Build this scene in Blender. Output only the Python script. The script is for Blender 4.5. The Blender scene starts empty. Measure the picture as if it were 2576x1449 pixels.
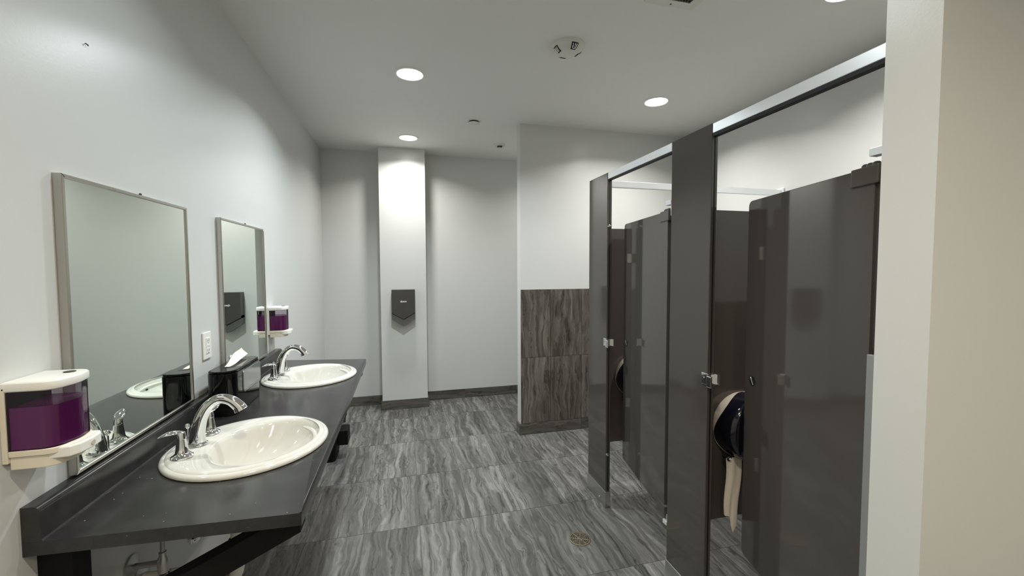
import bpy, bmesh, math, random
from mathutils import Vector, Matrix
random.seed(7)
PI = math.pi
S = bpy.context.scene
COL = S.collection

# ------------------------------------------------------------------ camera
FPX, YAW, PIT, ROL, CAMZ = 1050.0, math.radians(14.467), math.radians(2.7074), math.radians(-0.2055), 1.4895
cd = bpy.data.cameras.new('camera')
cd.sensor_fit = 'HORIZONTAL'; cd.sensor_width = 36.0; cd.lens = 36.0 * FPX / 2576.0; cd.clip_start = 0.02
cam = bpy.data.objects.new('camera', cd); COL.objects.link(cam)
fwd = Vector((math.sin(YAW) * math.cos(PIT), math.cos(YAW) * math.cos(PIT), -math.sin(PIT)))
rgt = Vector((math.cos(YAW), -math.sin(YAW), 0)); upv = rgt.cross(fwd)
r2 = math.cos(ROL) * rgt + math.sin(ROL) * upv; u2 = -math.sin(ROL) * rgt + math.cos(ROL) * upv
M = Matrix.Identity(4)
for i in range(3):
    M[i][0], M[i][1], M[i][2] = r2[i], u2[i], -fwd[i]
M[2][3] = CAMZ
cam.matrix_world = M
S.camera = cam

# ------------------------------------------------------------------ world and exposure
w = bpy.data.worlds.new('world'); S.world = w; w.use_nodes = True
w.node_tree.nodes['Background'].inputs[0].default_value = (0.5, 0.5, 0.5, 1)
w.node_tree.nodes['Background'].inputs[1].default_value = 0.02
S.view_settings.view_transform = 'Standard'; S.view_settings.look = 'None'
S.view_settings.gamma = 1.0; S.view_settings.use_curve_mapping = False
S.view_settings.exposure = -0.12
COOL, NEUT, WARM = (0.88, 0.96, 1.0), (1.0, 0.985, 0.945), (1.0, 0.90, 0.74)
# ceiling lamps: x, y, colour, power
LAMPS = [(0.055, 2.82, COOL, 29, 'round recessed ceiling light with cool white glow above the tiled floor'),
         (0.057, 4.17, NEUT, 15.5, 'round recessed ceiling light close in front of the column'),
         (1.857, 2.83, NEUT, 20, 'round recessed ceiling light above the far stall'),
         (1.95, 1.50, NEUT, 20, 'round recessed ceiling light above the near stall, cut by the top edge of the photo'),
         (0.055, 1.47, COOL, 12, 'round recessed ceiling light above the near sink, out of view'),
         (1.857, 4.20, NEUT, 10, 'round recessed ceiling light in the alcove hidden behind the short tiled wall'),
         (0.055, 0.12, WARM, 20, 'round recessed ceiling light above the camera, out of view'),
         (0.055, -1.23, WARM, 20, 'round recessed ceiling light behind the camera by the left wall, out of view'),
         (1.75, -0.90, WARM, 17, 'added unseen ceiling light behind the camera by the right wall, brightening the near wall')]  # last lamp is added, out of view, to brighten the entry wall face
LAMP_SPREAD = math.radians(142)

# ------------------------------------------------------------------ dimensions
XL, XR, YB, YC, YF, ZC = -0.829, 2.61, 4.752, 4.531, -1.9, 2.74
YP, XP = 3.535, 0.988
XS = 1.188
XE, YE0, YE1 = 1.10, 0.644, 0.752
ZT, ZU = 0.885, 0.853

# ------------------------------------------------------------------ materials
def nt(name):
    m = bpy.data.materials.new(name); m.use_nodes = True
    t = m.node_tree; b = t.nodes['Principled BSDF']
    return m, t, b
def srgb(r, g, b):
    f = lambda c: (c / 255 / 12.92) if c / 255 <= 0.04045 else ((c / 255 + 0.055) / 1.055) ** 2.4
    return (f(r), f(g), f(b), 1)
def plain(name, col, rough=0.5, metal=0.0, coat=0.0, spec=0.5, coat_rough=0.05, bump=0.0, bump_scale=12.0, vary=0.02):
    m, t, b = nt(name)
    b.inputs['Base Color'].default_value = col if len(col) == 4 else (*col, 1)
    b.inputs['Roughness'].default_value = rough; b.inputs['Metallic'].default_value = metal
    b.inputs['Coat Weight'].default_value = coat; b.inputs['Coat Roughness'].default_value = coat_rough
    b.inputs['Specular IOR Level'].default_value = spec
    n = t.nodes.new('ShaderNodeTexNoise'); n.inputs['Scale'].default_value = bump_scale; n.inputs['Detail'].default_value = 3
    tc = t.nodes.new('ShaderNodeTexCoord'); t.links.new(tc.outputs['Object'], n.inputs['Vector'])
    mr = t.nodes.new('ShaderNodeMapRange')
    mr.inputs[3].default_value = max(rough - vary, 0.0); mr.inputs[4].default_value = rough + (vary if rough > 0 else 0)
    t.links.new(n.outputs['Fac'], mr.inputs[0]); t.links.new(mr.outputs[0], b.inputs['Roughness'])
    if bump:
        bp = t.nodes.new('ShaderNodeBump'); bp.inputs['Strength'].default_value = bump; bp.inputs['Distance'].default_value = 0.002
        t.links.new(n.outputs['Fac'], bp.inputs['Height']); t.links.new(bp.outputs[0], b.inputs['Normal'])
    return m
def stone(name, along, lo, mid, hi, rough=0.42):
    """vein-cut striped porcelain; `along` is the local axis the veins follow"""
    m, t, b = nt(name); N = t.nodes.new; L = t.links.new
    tc = N('ShaderNodeTexCoord'); oi = N('ShaderNodeObjectInfo')
    off = N('ShaderNodeVectorMath'); off.operation = 'SCALE'; off.inputs[0].default_value = (37.0, 53.0, 71.0)
    L(oi.outputs['Random'], off.inputs['Scale'])
    add = N('ShaderNodeVectorMath'); add.operation = 'ADD'
    L(tc.outputs['Object'], add.inputs[0]); L(off.outputs[0], add.inputs[1])
    # gentle warp so that the veins meander
    wn = N('ShaderNodeTexNoise'); wn.inputs['Scale'].default_value = 1.0; wn.inputs['Detail'].default_value = 3.0
    wm = N('ShaderNodeVectorMath'); wm.operation = 'MULTIPLY'; wv = [6.0] * 3; wv[along] = 3.0; wm.inputs[1].default_value = wv
    L(add.outputs[0], wm.inputs[0]); L(wm.outputs[0], wn.inputs['Vector'])
    ws = N('ShaderNodeVectorMath'); ws.operation = 'MULTIPLY_ADD'
    wa = [0.115, 0.115, 0.115]; wa[along] = 0.0
    ws.inputs[1].default_value = wa
    L(wn.outputs['Color'], ws.inputs[0]); L(add.outputs[0], ws.inputs[2])
    def mapped(sc_c, sc_a):
        mp = N('ShaderNodeVectorMath'); mp.operation = 'MULTIPLY'
        v = [sc_c] * 3; v[along] = sc_a; mp.inputs[1].default_value = v
        L(ws.outputs[0], mp.inputs[0]); return mp
    n1 = N('ShaderNodeTexNoise'); n1.inputs['Scale'].default_value = 1; n1.inputs['Detail'].default_value = 7; n1.inputs['Roughness'].default_value = 0.62
    L(mapped(30, 0.7).outputs[0], n1.inputs['Vector'])
    r1 = N('ShaderNodeValToRGB'); e = r1.color_ramp.elements
    e[0].position = 0.33; e[0].color = lo; e[1].position = 0.70; e[1].color = hi
    k = r1.color_ramp.elements.new(0.5); k.color = mid
    L(n1.outputs['Fac'], r1.inputs[0])
    # thin dark veins
    n2 = N('ShaderNodeTexNoise'); n2.inputs['Scale'].default_value = 1; n2.inputs['Detail'].default_value = 4
    L(mapped(17, 0.45).outputs[0], n2.inputs['Vector'])
    s = N('ShaderNodeMath'); s.operation = 'SUBTRACT'; s.inputs[1].default_value = 0.5; L(n2.outputs['Fac'], s.inputs[0])
    a = N('ShaderNodeMath'); a.operation = 'ABSOLUTE'; L(s.outputs[0], a.inputs[0])
    mr = N('ShaderNodeMapRange'); mr.inputs[1].default_value = 0.0; mr.inputs[2].default_value = 0.019
    mr.inputs[3].default_value = 0.42; mr.inputs[4].default_value = 1.0; L(a.outputs[0], mr.inputs[0])
    # tone differs a little from tile to tile and across one tile
    n3 = N('ShaderNodeTexNoise'); n3.inputs['Scale'].default_value = 1; n3.inputs['Detail'].default_value = 1
    L(mapped(6, 0.7).outputs[0], n3.inputs['Vector'])
    m3 = N('ShaderNodeMapRange'); m3.inputs[1].default_value = 0.3; m3.inputs[2].default_value = 0.7
    m3.inputs[3].default_value = 0.78; m3.inputs[4].default_value = 1.18; L(n3.outputs['Fac'], m3.inputs[0])
    mo = N('ShaderNodeMapRange'); mo.inputs[3].default_value = 0.86; mo.inputs[4].default_value = 1.12; L(oi.outputs['Random'], mo.inputs[0])
    p1 = N('ShaderNodeMath'); p1.operation = 'MULTIPLY'; L(mr.outputs[0], p1.inputs[0]); L(m3.outputs[0], p1.inputs[1])
    p2 = N('ShaderNodeMath'); p2.operation = 'MULTIPLY'; L(p1.outputs[0], p2.inputs[0]); L(mo.outputs[0], p2.inputs[1])
    mul = N('ShaderNodeVectorMath'); mul.operation = 'SCALE'; L(r1.outputs[0], mul.inputs[0]); L(p2.outputs[0], mul.inputs['Scale'])
    L(mul.outputs[0], b.inputs['Base Color'])
    b.inputs['Roughness'].default_value = rough; b.inputs['Specular IOR Level'].default_value = 0.4
    return m
def laminate(name):
    m, t, b = nt(name); N = t.nodes.new; L = t.links.new
    tc = N('ShaderNodeTexCoord')
    n1 = N('ShaderNodeTexNoise'); n1.inputs['Scale'].default_value = 14; n1.inputs['Detail'].default_value = 8; n1.inputs['Roughness'].default_value = 0.7
    L(tc.outputs['Object'], n1.inputs['Vector'])
    r1 = N('ShaderNodeValToRGB'); e = r1.color_ramp.elements
    e[0].position = 0.3; e[0].color = srgb(30, 29, 29); e[1].position = 0.75; e[1].color = srgb(52, 51, 51)
    L(n1.outputs['Fac'], r1.inputs[0])
    v = N('ShaderNodeTexVoronoi'); v.inputs['Scale'].default_value = 55; L(tc.outputs['Object'], v.inputs['Vector'])
    n2 = N('ShaderNodeTexNoise'); n2.inputs['Scale'].default_value = 9; L(tc.outputs['Object'], n2.inputs['Vector'])
    th = N('ShaderNodeMapRange'); th.inputs[1].default_value = 0.5; th.inputs[2].default_value = 0.75; th.inputs[3].default_value = 0.02; th.inputs[4].default_value = 0.13
    L(n2.outputs['Fac'], th.inputs[0])
    lt = N('ShaderNodeMath'); lt.operation = 'LESS_THAN'; L(v.outputs['Distance'], lt.inputs[0]); L(th.outputs[0], lt.inputs[1])
    mx = N('ShaderNodeMix'); mx.data_type = 'RGBA'; L(lt.outputs[0], mx.inputs['Factor'])
    L(r1.outputs[0], mx.inputs['A']); mx.inputs['B'].default_value = srgb(150, 148, 145)
    L(mx.outputs['Result'], b.inputs['Base Color'])
    b.inputs['Roughness'].default_value = 0.21; b.inputs['Specular IOR Level'].default_value = 0.5
    return m
def smoked(name, tint):
    m = bpy.data.materials.new(name); m.use_nodes = True; t = m.node_tree; t.nodes.clear(); N = t.nodes.new; L = t.links.new
    o = N('ShaderNodeOutputMaterial'); mx = N('ShaderNodeMixShader'); tr = N('ShaderNodeBsdfTransparent'); g = N('ShaderNodeBsdfGlossy'); f = N('ShaderNodeFresnel')
    tr.inputs[0].default_value = (*tint, 1); g.inputs['Roughness'].default_value = 0.06; f.inputs[0].default_value = 1.45
    L(f.outputs[0], mx.inputs[0]); L(tr.outputs[0], mx.inputs[1]); L(g.outputs[0], mx.inputs[2]); L(mx.outputs[0], o.inputs[0])
    return m
def glow(name, col, strength):
    m, t, b = nt(name)
    b.inputs['Base Color'].default_value = (0.9, 0.9, 0.9, 1)
    b.inputs['Emission Color'].default_value = (*col, 1); b.inputs['Emission Strength'].default_value = strength
    return m

MT = {}
MT['paint'] = plain('wall_paint', srgb(206, 207, 204), 0.30, spec=0.5, bump=0.06, bump_scale=160)
MT['ceil'] = plain('ceiling_paint', srgb(226, 226, 222), 0.75, spec=0.3, bump=0.05, bump_scale=160)
MT['tile'] = stone('floor_tile_stone', 1, srgb(70, 69, 67), srgb(101, 100, 97), srgb(138, 137, 133))
MT['walltile'] = stone('wall_tile_stone', 2, srgb(70, 65, 60), srgb(101, 95, 88), srgb(130, 124, 116), 0.35)
MT['basetile'] = stone('base_tile_stone', 0, srgb(70, 66, 61), srgb(90, 86, 80), srgb(112, 107, 100), 0.4)
MT['basetile_y'] = stone('base_tile_stone_side', 1, srgb(70, 66, 61), srgb(90, 86, 80), srgb(112, 107, 100), 0.4)
MT['grout'] = plain('grout', srgb(84, 83, 80), 0.9)
MT['part'] = plain('partition_enamel', srgb(74, 70, 66), 0.07, spec=0.5, bump_scale=6, vary=0.01)
MT['alu'] = plain('satin_aluminium', (0.86, 0.89, 0.91), 0.3, 0.5)
MT['steel'] = plain('stainless_shoe', (0.52, 0.52, 0.50), 0.33, 1.0)
MT['trim'] = plain('grey_edge_trim', srgb(146, 149, 151), 0.35, 0.3)
MT['chrome'] = plain('chrome', (0.86, 0.87, 0.88), 0.05, 1.0)
MT['porc'] = plain('white_porcelain', srgb(208, 205, 196), 0.08, spec=0.6, coat=0.4)
MT['lam'] = laminate('speckled_laminate')
MT['mirror'] = plain('mirror_glass', (0.85, 0.925, 0.865), 0.0, 1.0); 
MT['frame'] = plain('mirror_frame_steel', (0.50, 0.48, 0.44), 0.28, 1.0)
MT['black'] = plain('black_paint', srgb(14, 14, 14), 0.6, spec=0.2)
MT['blackgloss'] = plain('black_gloss_plastic', srgb(8, 8, 9), 0.05, spec=0.35)
MT['dark'] = plain('dark_hole', srgb(8, 8, 8), 0.6)
MT['white'] = plain('white_plastic', srgb(232, 231, 224), 0.3)
MT['cream'] = plain('cream_plastic', srgb(222, 214, 196), 0.32)
MT['greyplastic'] = plain('grey_clear_plastic', srgb(104, 105, 104), 0.14)
MT['navy'] = plain('smoked_navy_plastic', srgb(12, 12, 24), 0.12, coat=0.3)
MT['beige'] = plain('beige_plastic', srgb(190, 180, 168), 0.4)
MT['paper'] = plain('tissue_paper', srgb(226, 216, 200), 0.9, bump=0.2, bump_scale=90)
MT['smoke'] = smoked('smoked_clear_plastic', (0.72, 0.66, 0.72))
MT['soap'] = plain('purple_soap', srgb(168, 66, 160), 0.25)
MT['dryer'] = plain('dryer_grey_plastic', srgb(66, 64, 61), 0.35)
MT['dryer2'] = plain('dryer_lower_plastic', srgb(90, 90, 87), 0.35)
MT['brass'] = plain('tarnished_brass', (0.36, 0.30, 0.22), 0.45, 1.0)
MT['slot'] = plain('socket_slot', srgb(60, 58, 55), 0.6)
MT['grille'] = plain('grille_dust', srgb(74, 66, 54), 0.7)
MT['ceilfit'] = plain('ceiling_fitting_plastic', srgb(214, 213, 206), 0.45)
MT['pvc'] = plain('white_pipe', srgb(200, 198, 190), 0.3)
MT['hose'] = plain('braided_hose', (0.42, 0.42, 0.41), 0.4, 1.0, bump=0.6, bump_scale=500)
MT['rubber'] = plain('black_rubber', srgb(18, 18, 18), 0.5)
MT['bin_dark'] = plain('bin_grey_plastic', srgb(56, 55, 52), 0.5)
LENS = {c: glow('lamp_lens_%d' % i, c, 14.0) for i, c in enumerate((COOL, NEUT, WARM))}

# ------------------------------------------------------------------ helpers
def link(name, me, mat, parent=None, local=False):
    o = bpy.data.objects.new(name, me); COL.objects.link(o)
    if mat is not None and not me.materials:
        me.materials.append(MT[mat] if isinstance(mat, str) else mat)
    if parent is not None:
        o.parent = parent
        if not local and parent.type == 'EMPTY' or (not local and parent.type != 'EMPTY'):
            o.matrix_parent_inverse = pworld(parent).inverted()
    return o
def pworld(o):
    m = Matrix.LocRotScale(o.location, o.rotation_euler, o.scale)
    return (pworld(o.parent) @ o.matrix_parent_inverse @ m) if o.parent else m
def smooth(me, ang=35):
    for p in me.polygons: p.use_smooth = True
    bm = bmesh.new(); bm.from_mesh(me)
    for e in bm.edges:
        e.smooth = len(e.link_faces) == 2 and e.calc_face_angle(0) < math.radians(ang)
    bm.to_mesh(me); bm.free(); return me
def mesh(bm, sm=None, name='m'):
    bmesh.ops.recalc_face_normals(bm, faces=bm.faces[:])
    me = bpy.data.meshes.new(name); bm.to_mesh(me); bm.free()
    if sm: smooth(me, sm)
    return me
def bm_box(x0, x1, y0, y1, z0, z1, bevel=0.0, seg=2, bm=None):
    own = bm is None
    b = bmesh.new()
    bmesh.ops.create_cube(b, size=1.0)
    for v in b.verts:
        v.co = Vector(((x0 + x1) / 2 + v.co.x * (x1 - x0), (y0 + y1) / 2 + v.co.y * (y1 - y0), (z0 + z1) / 2 + v.co.z * (z1 - z0)))
    if bevel:
        bmesh.ops.bevel(b, geom=b.edges[:], offset=bevel, segments=seg, profile=0.5, affect='EDGES')
    if own: return b
    merge(bm, b); return bm
def merge(dst, src):
    me = bpy.data.meshes.new('t'); src.to_mesh(me); src.free(); dst.from_mesh(me); bpy.data.meshes.remove(me)
def box(name, x0, x1, y0, y1, z0, z1, mat, parent=None, bevel=0.0, seg=2, local=False):
    b = bm_box(x0, x1, y0, y1, z0, z1, bevel, seg)
    return link(name, mesh(b), mat, parent, local)
def bm_prism(poly, axis, a0, a1, bevel=0.0, seg=2, bevel_caps_only=False):
    """extrude a closed 2D polygon along axis (0,1,2); poly coords are the two other axes in order"""
    b = bmesh.new(); A = []; B = []
    for p in poly:
        for lst, a in ((A, a0), (B, a1)):
            c = [0, 0, 0]; o = [i for i in range(3) if i != axis]
            c[axis] = a; c[o[0]] = p[0]; c[o[1]] = p[1]; lst.append(b.verts.new(c))
    b.faces.new(A); b.faces.new(B[::-1]); n = len(poly)
    for i in range(n):
        b.faces.new((A[i], A[(i + 1) % n], B[(i + 1) % n], B[i]))
    bmesh.ops.recalc_face_normals(b, faces=b.faces[:])
    if bevel:
        es = [e for e in b.edges if e.calc_face_angle(0) > math.radians(50)]
        bmesh.ops.bevel(b, geom=es, offset=bevel, segments=seg, profile=0.5, affect='EDGES')
    return b
def prism(name, poly, axis, a0, a1, mat, parent=None, bevel=0.0, local=False, sm=20, seg=2):
    return link(name, mesh(bm_prism(poly, axis, a0, a1, bevel, seg), sm), mat, parent, local)
def bm_loft(rings, close_start=True, close_end=True):
    b = bmesh.new(); R = [[b.verts.new(p) for p in r] for r in rings]; n = len(R[0])
    for i in range(len(R) - 1):
        for k in range(n):
            b.faces.new((R[i][k], R[i][(k + 1) % n], R[i + 1][(k + 1) % n], R[i + 1][k]))
    if close_start: b.faces.new(R[0][::-1])
    if close_end: b.faces.new(R[-1])
    return b
def lathe(name, prof, c, mat, parent=None, axis='z', n=32, sm=40, local=False, caps=(True, True)):
    rings = []
    for r, h in prof:
        ring = []
        for k in range(n):
            a = 2 * PI * k / n; p, q = r * math.cos(a), r * math.sin(a)
            d = {'z': (p, q, h), 'x': (h, p, q), 'y': (p, h, q)}[axis]
            ring.append((c[0] + d[0], c[1] + d[1], c[2] + d[2]))
        rings.append(ring)
    return link(name, mesh(bm_loft(rings, *caps), sm), mat, parent, local)
def bm_tube(pts, rad, n=14, flat=1.0, ref=Vector((0, 1, 0))):
    P = [Vector(p) for p in pts]; rings = []
    for i, p in enumerate(P):
        t = (P[min(i + 1, len(P) - 1)] - P[max(i - 1, 0)]).normalized()
        s = ref - t * ref.dot(t)
        if s.length < 1e-4: s = Vector((1, 0, 0)) - t * t.x
        s.normalize(); u = t.cross(s)
        r = rad[i] if isinstance(rad, (list, tuple)) else rad
        rings.append([p + s * r * math.cos(2 * PI * k / n) + u * r * flat * math.sin(2 * PI * k / n) for k in range(n)])
    return bm_loft(rings)
def tube(name, pts, rad, mat, parent=None, n=14, flat=1.0, ref=Vector((0, 1, 0)), local=False):
    return link(name, mesh(bm_tube(pts, rad, n, flat, ref), 50), mat, parent, local)
def spline(pts, n=8):
    """Catmull-Rom through pts"""
    P = [Vector(p) for p in pts]; P = [2 * P[0] - P[1]] + P + [2 * P[-1] - P[-2]]; out = []
    for i in range(1, len(P) - 2):
        for k in range(n):
            t = k / n; a, b_, c, d = P[i - 1], P[i], P[i + 1], P[i + 2]
            out.append(0.5 * ((2 * b_) + (c - a) * t + (2 * a - 5 * b_ + 4 * c - d) * t * t + (3 * b_ - a - 3 * c + d) * t ** 3))
    out.append(P[-2]); return out
def thing(name, loc, label, cat, group=None, rz=0.0):
    o = bpy.data.objects.new(name, None); COL.objects.link(o); o.empty_display_size = 0.1
    o.location = loc; o.rotation_euler = (0, 0, rz)
    return tag(o, label, cat, group)
def tag(o, label, cat, group=None):
    o['label'] = label; o['category'] = cat
    if group: o['group'] = group
    return o
def struct(o, label=None):
    o['kind'] = 'structure'
    if label: o['label'] = label
    return o
def kids(o): return [c for c in bpy.data.objects if c.parent == o]
def dup(root, delta, label, group=None):
    def cp(o, par):
        c = o.copy(); COL.objects.link(c); c.parent = par
        for ch in kids(o): cp(ch, c)
        return c
    r = cp(root, None); r.location = root.location + Vector(delta); r['label'] = label
    if group: r['group'] = group
    return r
_cache = {}
def piece(name, sx, sy, sz, centre, mat, parent):
    k = (round(sx, 3), round(sy, 3), round(sz, 3), mat)
    if k not in _cache:
        me = mesh(bm_box(-sx / 2, sx / 2, -sy / 2, sy / 2, -sz / 2, sz / 2)); me.materials.append(MT[mat]); _cache[k] = me
    o = bpy.data.objects.new(name, _cache[k]); COL.objects.link(o); o.parent = parent
    o.location = centre
    return o

# ------------------------------------------------------------------ room shell
T = 0.10
struct(box('wall_left', XL - T, XL, YF - T, YB + T, 0, ZC, 'paint'))
struct(box('wall_back', XL, XR, YB, YB + T, 0, ZC, 'paint'))
struct(box('wall_right', XR, XR + T, YF - T, YB + T, 0, ZC, 'paint'))
struct(box('wall_front', XL, XR, YF - T, YF, 0, ZC, 'paint'))
struct(box('ceiling', XL - T, XR + T, YF - T, YB + T, ZC, ZC + T, 'ceil'))
struct(box('wall_column', -0.240, 0.226, YC, YB, 0, ZC, 'paint'), 'painted square column standing out from the back wall')
wt = struct(box('wall_tiled', XP, XR, YP, YP + 0.10, 0, ZC, 'paint'), 'short wall with grey striped tile on its lower half')
we = struct(box('wall_entry', XE, XR, YE0, YE1, 0, ZC, 'paint'), 'painted wall end close to the camera')

G = 0.0015
floor = struct(box('floor', XL - T, XR + T, YF - T, YB + T, -0.06, -0.0012, 'grout'))
xs = [XL]; k = math.floor((XL - 0.065) / 0.305) + 1
while 0.065 + 0.305 * k < XR: xs.append(0.065 + 0.305 * k); k += 1
xs.append(XR)
ys = [YF]; k = math.floor((YF - 2.415) / 0.61) + 1
while 2.415 + 0.61 * k < YB: ys.append(2.415 + 0.61 * k); k += 1
ys.append(YB)
for a, b in zip(xs, xs[1:]):
    for c, d in zip(ys, ys[1:]):
        if b - a > 0.01 and d - c > 0.01:
            piece('floor_tile', b - a - 2 * G, d - c - 2 * G, 0.008, ((a + b) / 2, (c + d) / 2, -0.004), 'tile', floor)

# wall tiles on the short wall (two courses of upright tiles)
tx = [XP + 0.002] + [0.958 + 0.305 * k for k in range(1, 6)] + [XR]
for z0, z1 in ((0.103, 0.694), (0.694, 1.302)):
    for a, b in zip(tx, tx[1:]):
        piece('wall_tile', b - a - 2 * G, 0.010, z1 - z0 - 2 * G, ((a + b) / 2, YP - 0.005, (z0 + z1) / 2), 'walltile', wt)
# tile edging on the wall end by the near stall
for a, b in zip([XE + 0.012, 1.405, 1.71, 2.015, 2.32], [1.405, 1.71, 2.015, 2.32, XR]):
    for z0, z1 in ((0.0, 0.66), (0.66, 1.265)):
        piece('wall_tile', b - a - 2 * G, 0.012, z1 - z0 - 2 * G, ((a + b) / 2, YE1 + 0.006, (z0 + z1) / 2), 'walltile', we)
tr1 = struct(box('trim_1', XE - 0.001, XE + 0.012, YE1, YE1 + 0.0165, 0.0, 1.275, 'trim', bevel=0.002), 'grey metal edge strip beside the near wall end')

# tile baseboards, cut in pieces
def baseboard(name, axis, a0, a1, face, h=0.10, th=0.012, seg=0.61, start=None, out=-1):
    """axis 0: runs along x against plane y=face; axis 1: runs along y against plane x=face"""
    lo, hi = sorted((face, face + out * th))
    if axis == 0: core = box(name, a0, a1, *sorted((face, face + out * th * 0.7)), 0, h - 0.003, 'grout')
    else: core = box(name, *sorted((face, face + out * th * 0.7)), a0, a1, 0, h - 0.003, 'grout')
    struct(core)
    cuts = [a0]; p = (start if start is not None else a0 + seg)
    while p < a1 - 0.02: cuts.append(p); p += seg
    cuts.append(a1)
    for c, d in zip(cuts, cuts[1:]):
        if axis == 0: piece('base_tile', d - c - 0.002, th, h, ((c + d) / 2, (lo + hi) / 2, h / 2 + 0.0002), 'basetile', core)
        else: piece('base_tile', th, d - c - 0.002, h, ((lo + hi) / 2, (c + d) / 2, h / 2 + 0.0002), 'basetile_y', core)
baseboard('baseboard_left', 1, YF, YB - 0.013, XL, out=1)
baseboard('baseboard_back', 0, XL, -0.2405, YB)
baseboard('baseboard_back', 0, 0.2265, XR, YB, start=0.66)
baseboard('baseboard_column', 0, -0.2525, 0.2385, YC, seg=2)
baseboard('baseboard_column', 1, YC, YB - 0.013, -0.2405, out=-1, seg=2)
baseboard('baseboard_column', 1, YC, YB - 0.013, 0.2265, out=1, seg=2)
baseboard('baseboard_tiled', 0, XP - 0.012, XR, YP - 0.0005, start=1.568)
baseboard('baseboard_tiled', 1, YP + 0.0005, YP + 0.10, XP - 0.0005, out=-1, seg=2)

# ------------------------------------------------------------------ ceiling fittings
for i, (lx, ly, c, pw, lab) in enumerate(LAMPS):
    t = thing('recessed_downlight', (lx, ly, ZC), lab, 'ceiling light', 'recessed ceiling lights')
    lathe('trim_ring', [(0.097, 0.0), (0.096, -0.004), (0.084, -0.007), (0.080, -0.004), (0.078, 0.0)], (lx, ly, ZC), 'white', t, caps=(False, False))
    lathe('lens', [(0.0795, -0.0005), (0.079, -0.0035), (0.04, -0.0055), (0.004, -0.006)], (lx, ly, ZC), LENS[c], t)
    ld = bpy.data.lights.new('lamp_light', 'AREA'); ld.shape = 'DISK'; ld.size = 0.15; ld.energy = pw; ld.color = c; ld.spread = LAMP_SPREAD
    lo = bpy.data.objects.new('lamp_light', ld); COL.objects.link(lo); lo.parent = t; lo.location = (0, 0, -0.009)

t = thing('smoke_detector', (0.914, 2.259, ZC), 'white domed smoke detector with dark openings on the ceiling', 'smoke detector')
c = (0.914, 2.259, ZC)
lathe('base_ring', [(0.094, 0), (0.094, -0.006), (0.086, -0.012)], c, 'ceilfit', t, n=40)
lathe('dome', [(0.086, -0.011), (0.080, -0.024), (0.066, -0.036), (0.046, -0.043), (0.02, -0.045), (0.002, -0.0452)], c, 'ceilfit', t, n=40)
for k in range(4):
    a = math.radians(8 + 90 * k); rings = []
    for r, h in ((0.083, -0.020), (0.0745, -0.0315), (0.064, -0.039), (0.052, -0.0435)):
        rings.append([(c[0] + r * math.cos(a + s), c[1] + r * math.sin(a + s), c[2] + h) for s in (-0.26, -0.13, 0, 0.13, 0.26)])
    b = bmesh.new(); V = [[b.verts.new(p) for p in r] for r in rings]
    for i in range(3):
        for j in range(4): b.faces.new((V[i][j], V[i][j + 1], V[i + 1][j + 1], V[i + 1][j]))
    ret = bmesh.ops.extrude_face_region(b, geom=b.faces[:])
    for v in ret['geom']:
        if isinstance(v, bmesh.types.BMVert): v.co.z += 0.004
    vt = link('vent_opening', mesh(b), 'dark', t)
    for s in (-0.14, 0.02, 0.15):
        tube('vent_fin', [(c[0] + r * math.cos(a + s), c[1] + r * math.sin(a + s), c[2] + h - 0.0015) for r, h in ((0.081, -0.022), (0.072, -0.0335), (0.060, -0.041))], 0.0018, 'chrome', vt, n=6)

t = thing('sprinkler_cover', (0.595, 3.589, ZC), 'flat white concealed sprinkler cover plate on the ceiling', 'sprinkler')
lathe('gap_shadow', [(0.041, 0.0), (0.041, -0.010)], (0.595, 3.589, ZC), 'dark', t)  # black disc stands in for the shadow in the gap above the plate
lathe('cover_plate', [(0.045, -0.0102), (0.046, -0.012), (0.043, -0.013)], (0.595, 3.589, ZC), 'ceilfit', t)
t = thing('ceiling_sprinkler', (0.956, 4.185, ZC), 'small white sprinkler head with dark centre on the ceiling near the back wall', 'sprinkler')
c = (0.956, 4.185, ZC)
lathe('escutcheon', [(0.060, 0.0), (0.060, -0.004), (0.048, -0.012), (0.030, -0.016)], c, 'ceilfit', t)
lathe('sprinkler_body', [(0.026, -0.015), (0.022, -0.030), (0.010, -0.032)], c, 'slot', t)
lathe('deflector', [(0.030, -0.034), (0.030, -0.038), (0.012, -0.041)], c, 'ceilfit', t)
tube('deflector_arm', [(c[0] - 0.016, c[1], c[2] - 0.028), (c[0] - 0.018, c[1], c[2] - 0.036)], 0.003, 'ceilfit', t, n=8)
tube('deflector_arm', [(c[0] + 0.016, c[1], c[2] - 0.028), (c[0] + 0.018, c[1], c[2] - 0.036)], 0.003, 'ceilfit', t, n=8)

# exhaust grille (only its far corner is in view)
gx0, gx1, gy0, gy1 = 1.105, 1.365, 1.535, 1.795
t = thing('exhaust_grille', ((gx0 + gx1) / 2, (gy0 + gy1) / 2, ZC), 'square white exhaust grille with dusty slots at the top edge of the photo', 'vent')
fb = bmesh.new()
for q in ((gx0, gx0 + 0.045, gy0, gy1), (gx1 - 0.045, gx1, gy0, gy1), (gx0 + 0.045, gx1 - 0.045, gy0, gy0 + 0.045), (gx0 + 0.045, gx1 - 0.045, gy1 - 0.045, gy1)):
    bm_box(*q, ZC - 0.010, ZC, bm=fb)
link('frame', mesh(fb), 'ceilfit', t)
box('duct_opening', gx0 + 0.045, gx1 - 0.045, gy0 + 0.045, gy1 - 0.045, ZC - 0.002, ZC, 'dark', t)
for k in range(12):
    q = gx0 + 0.05 + k * 0.0145
    box('slat', q, q + 0.004, gy0 + 0.045, gy1 - 0.045, ZC - 0.009, ZC - 0.002, 'grille', t)
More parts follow.
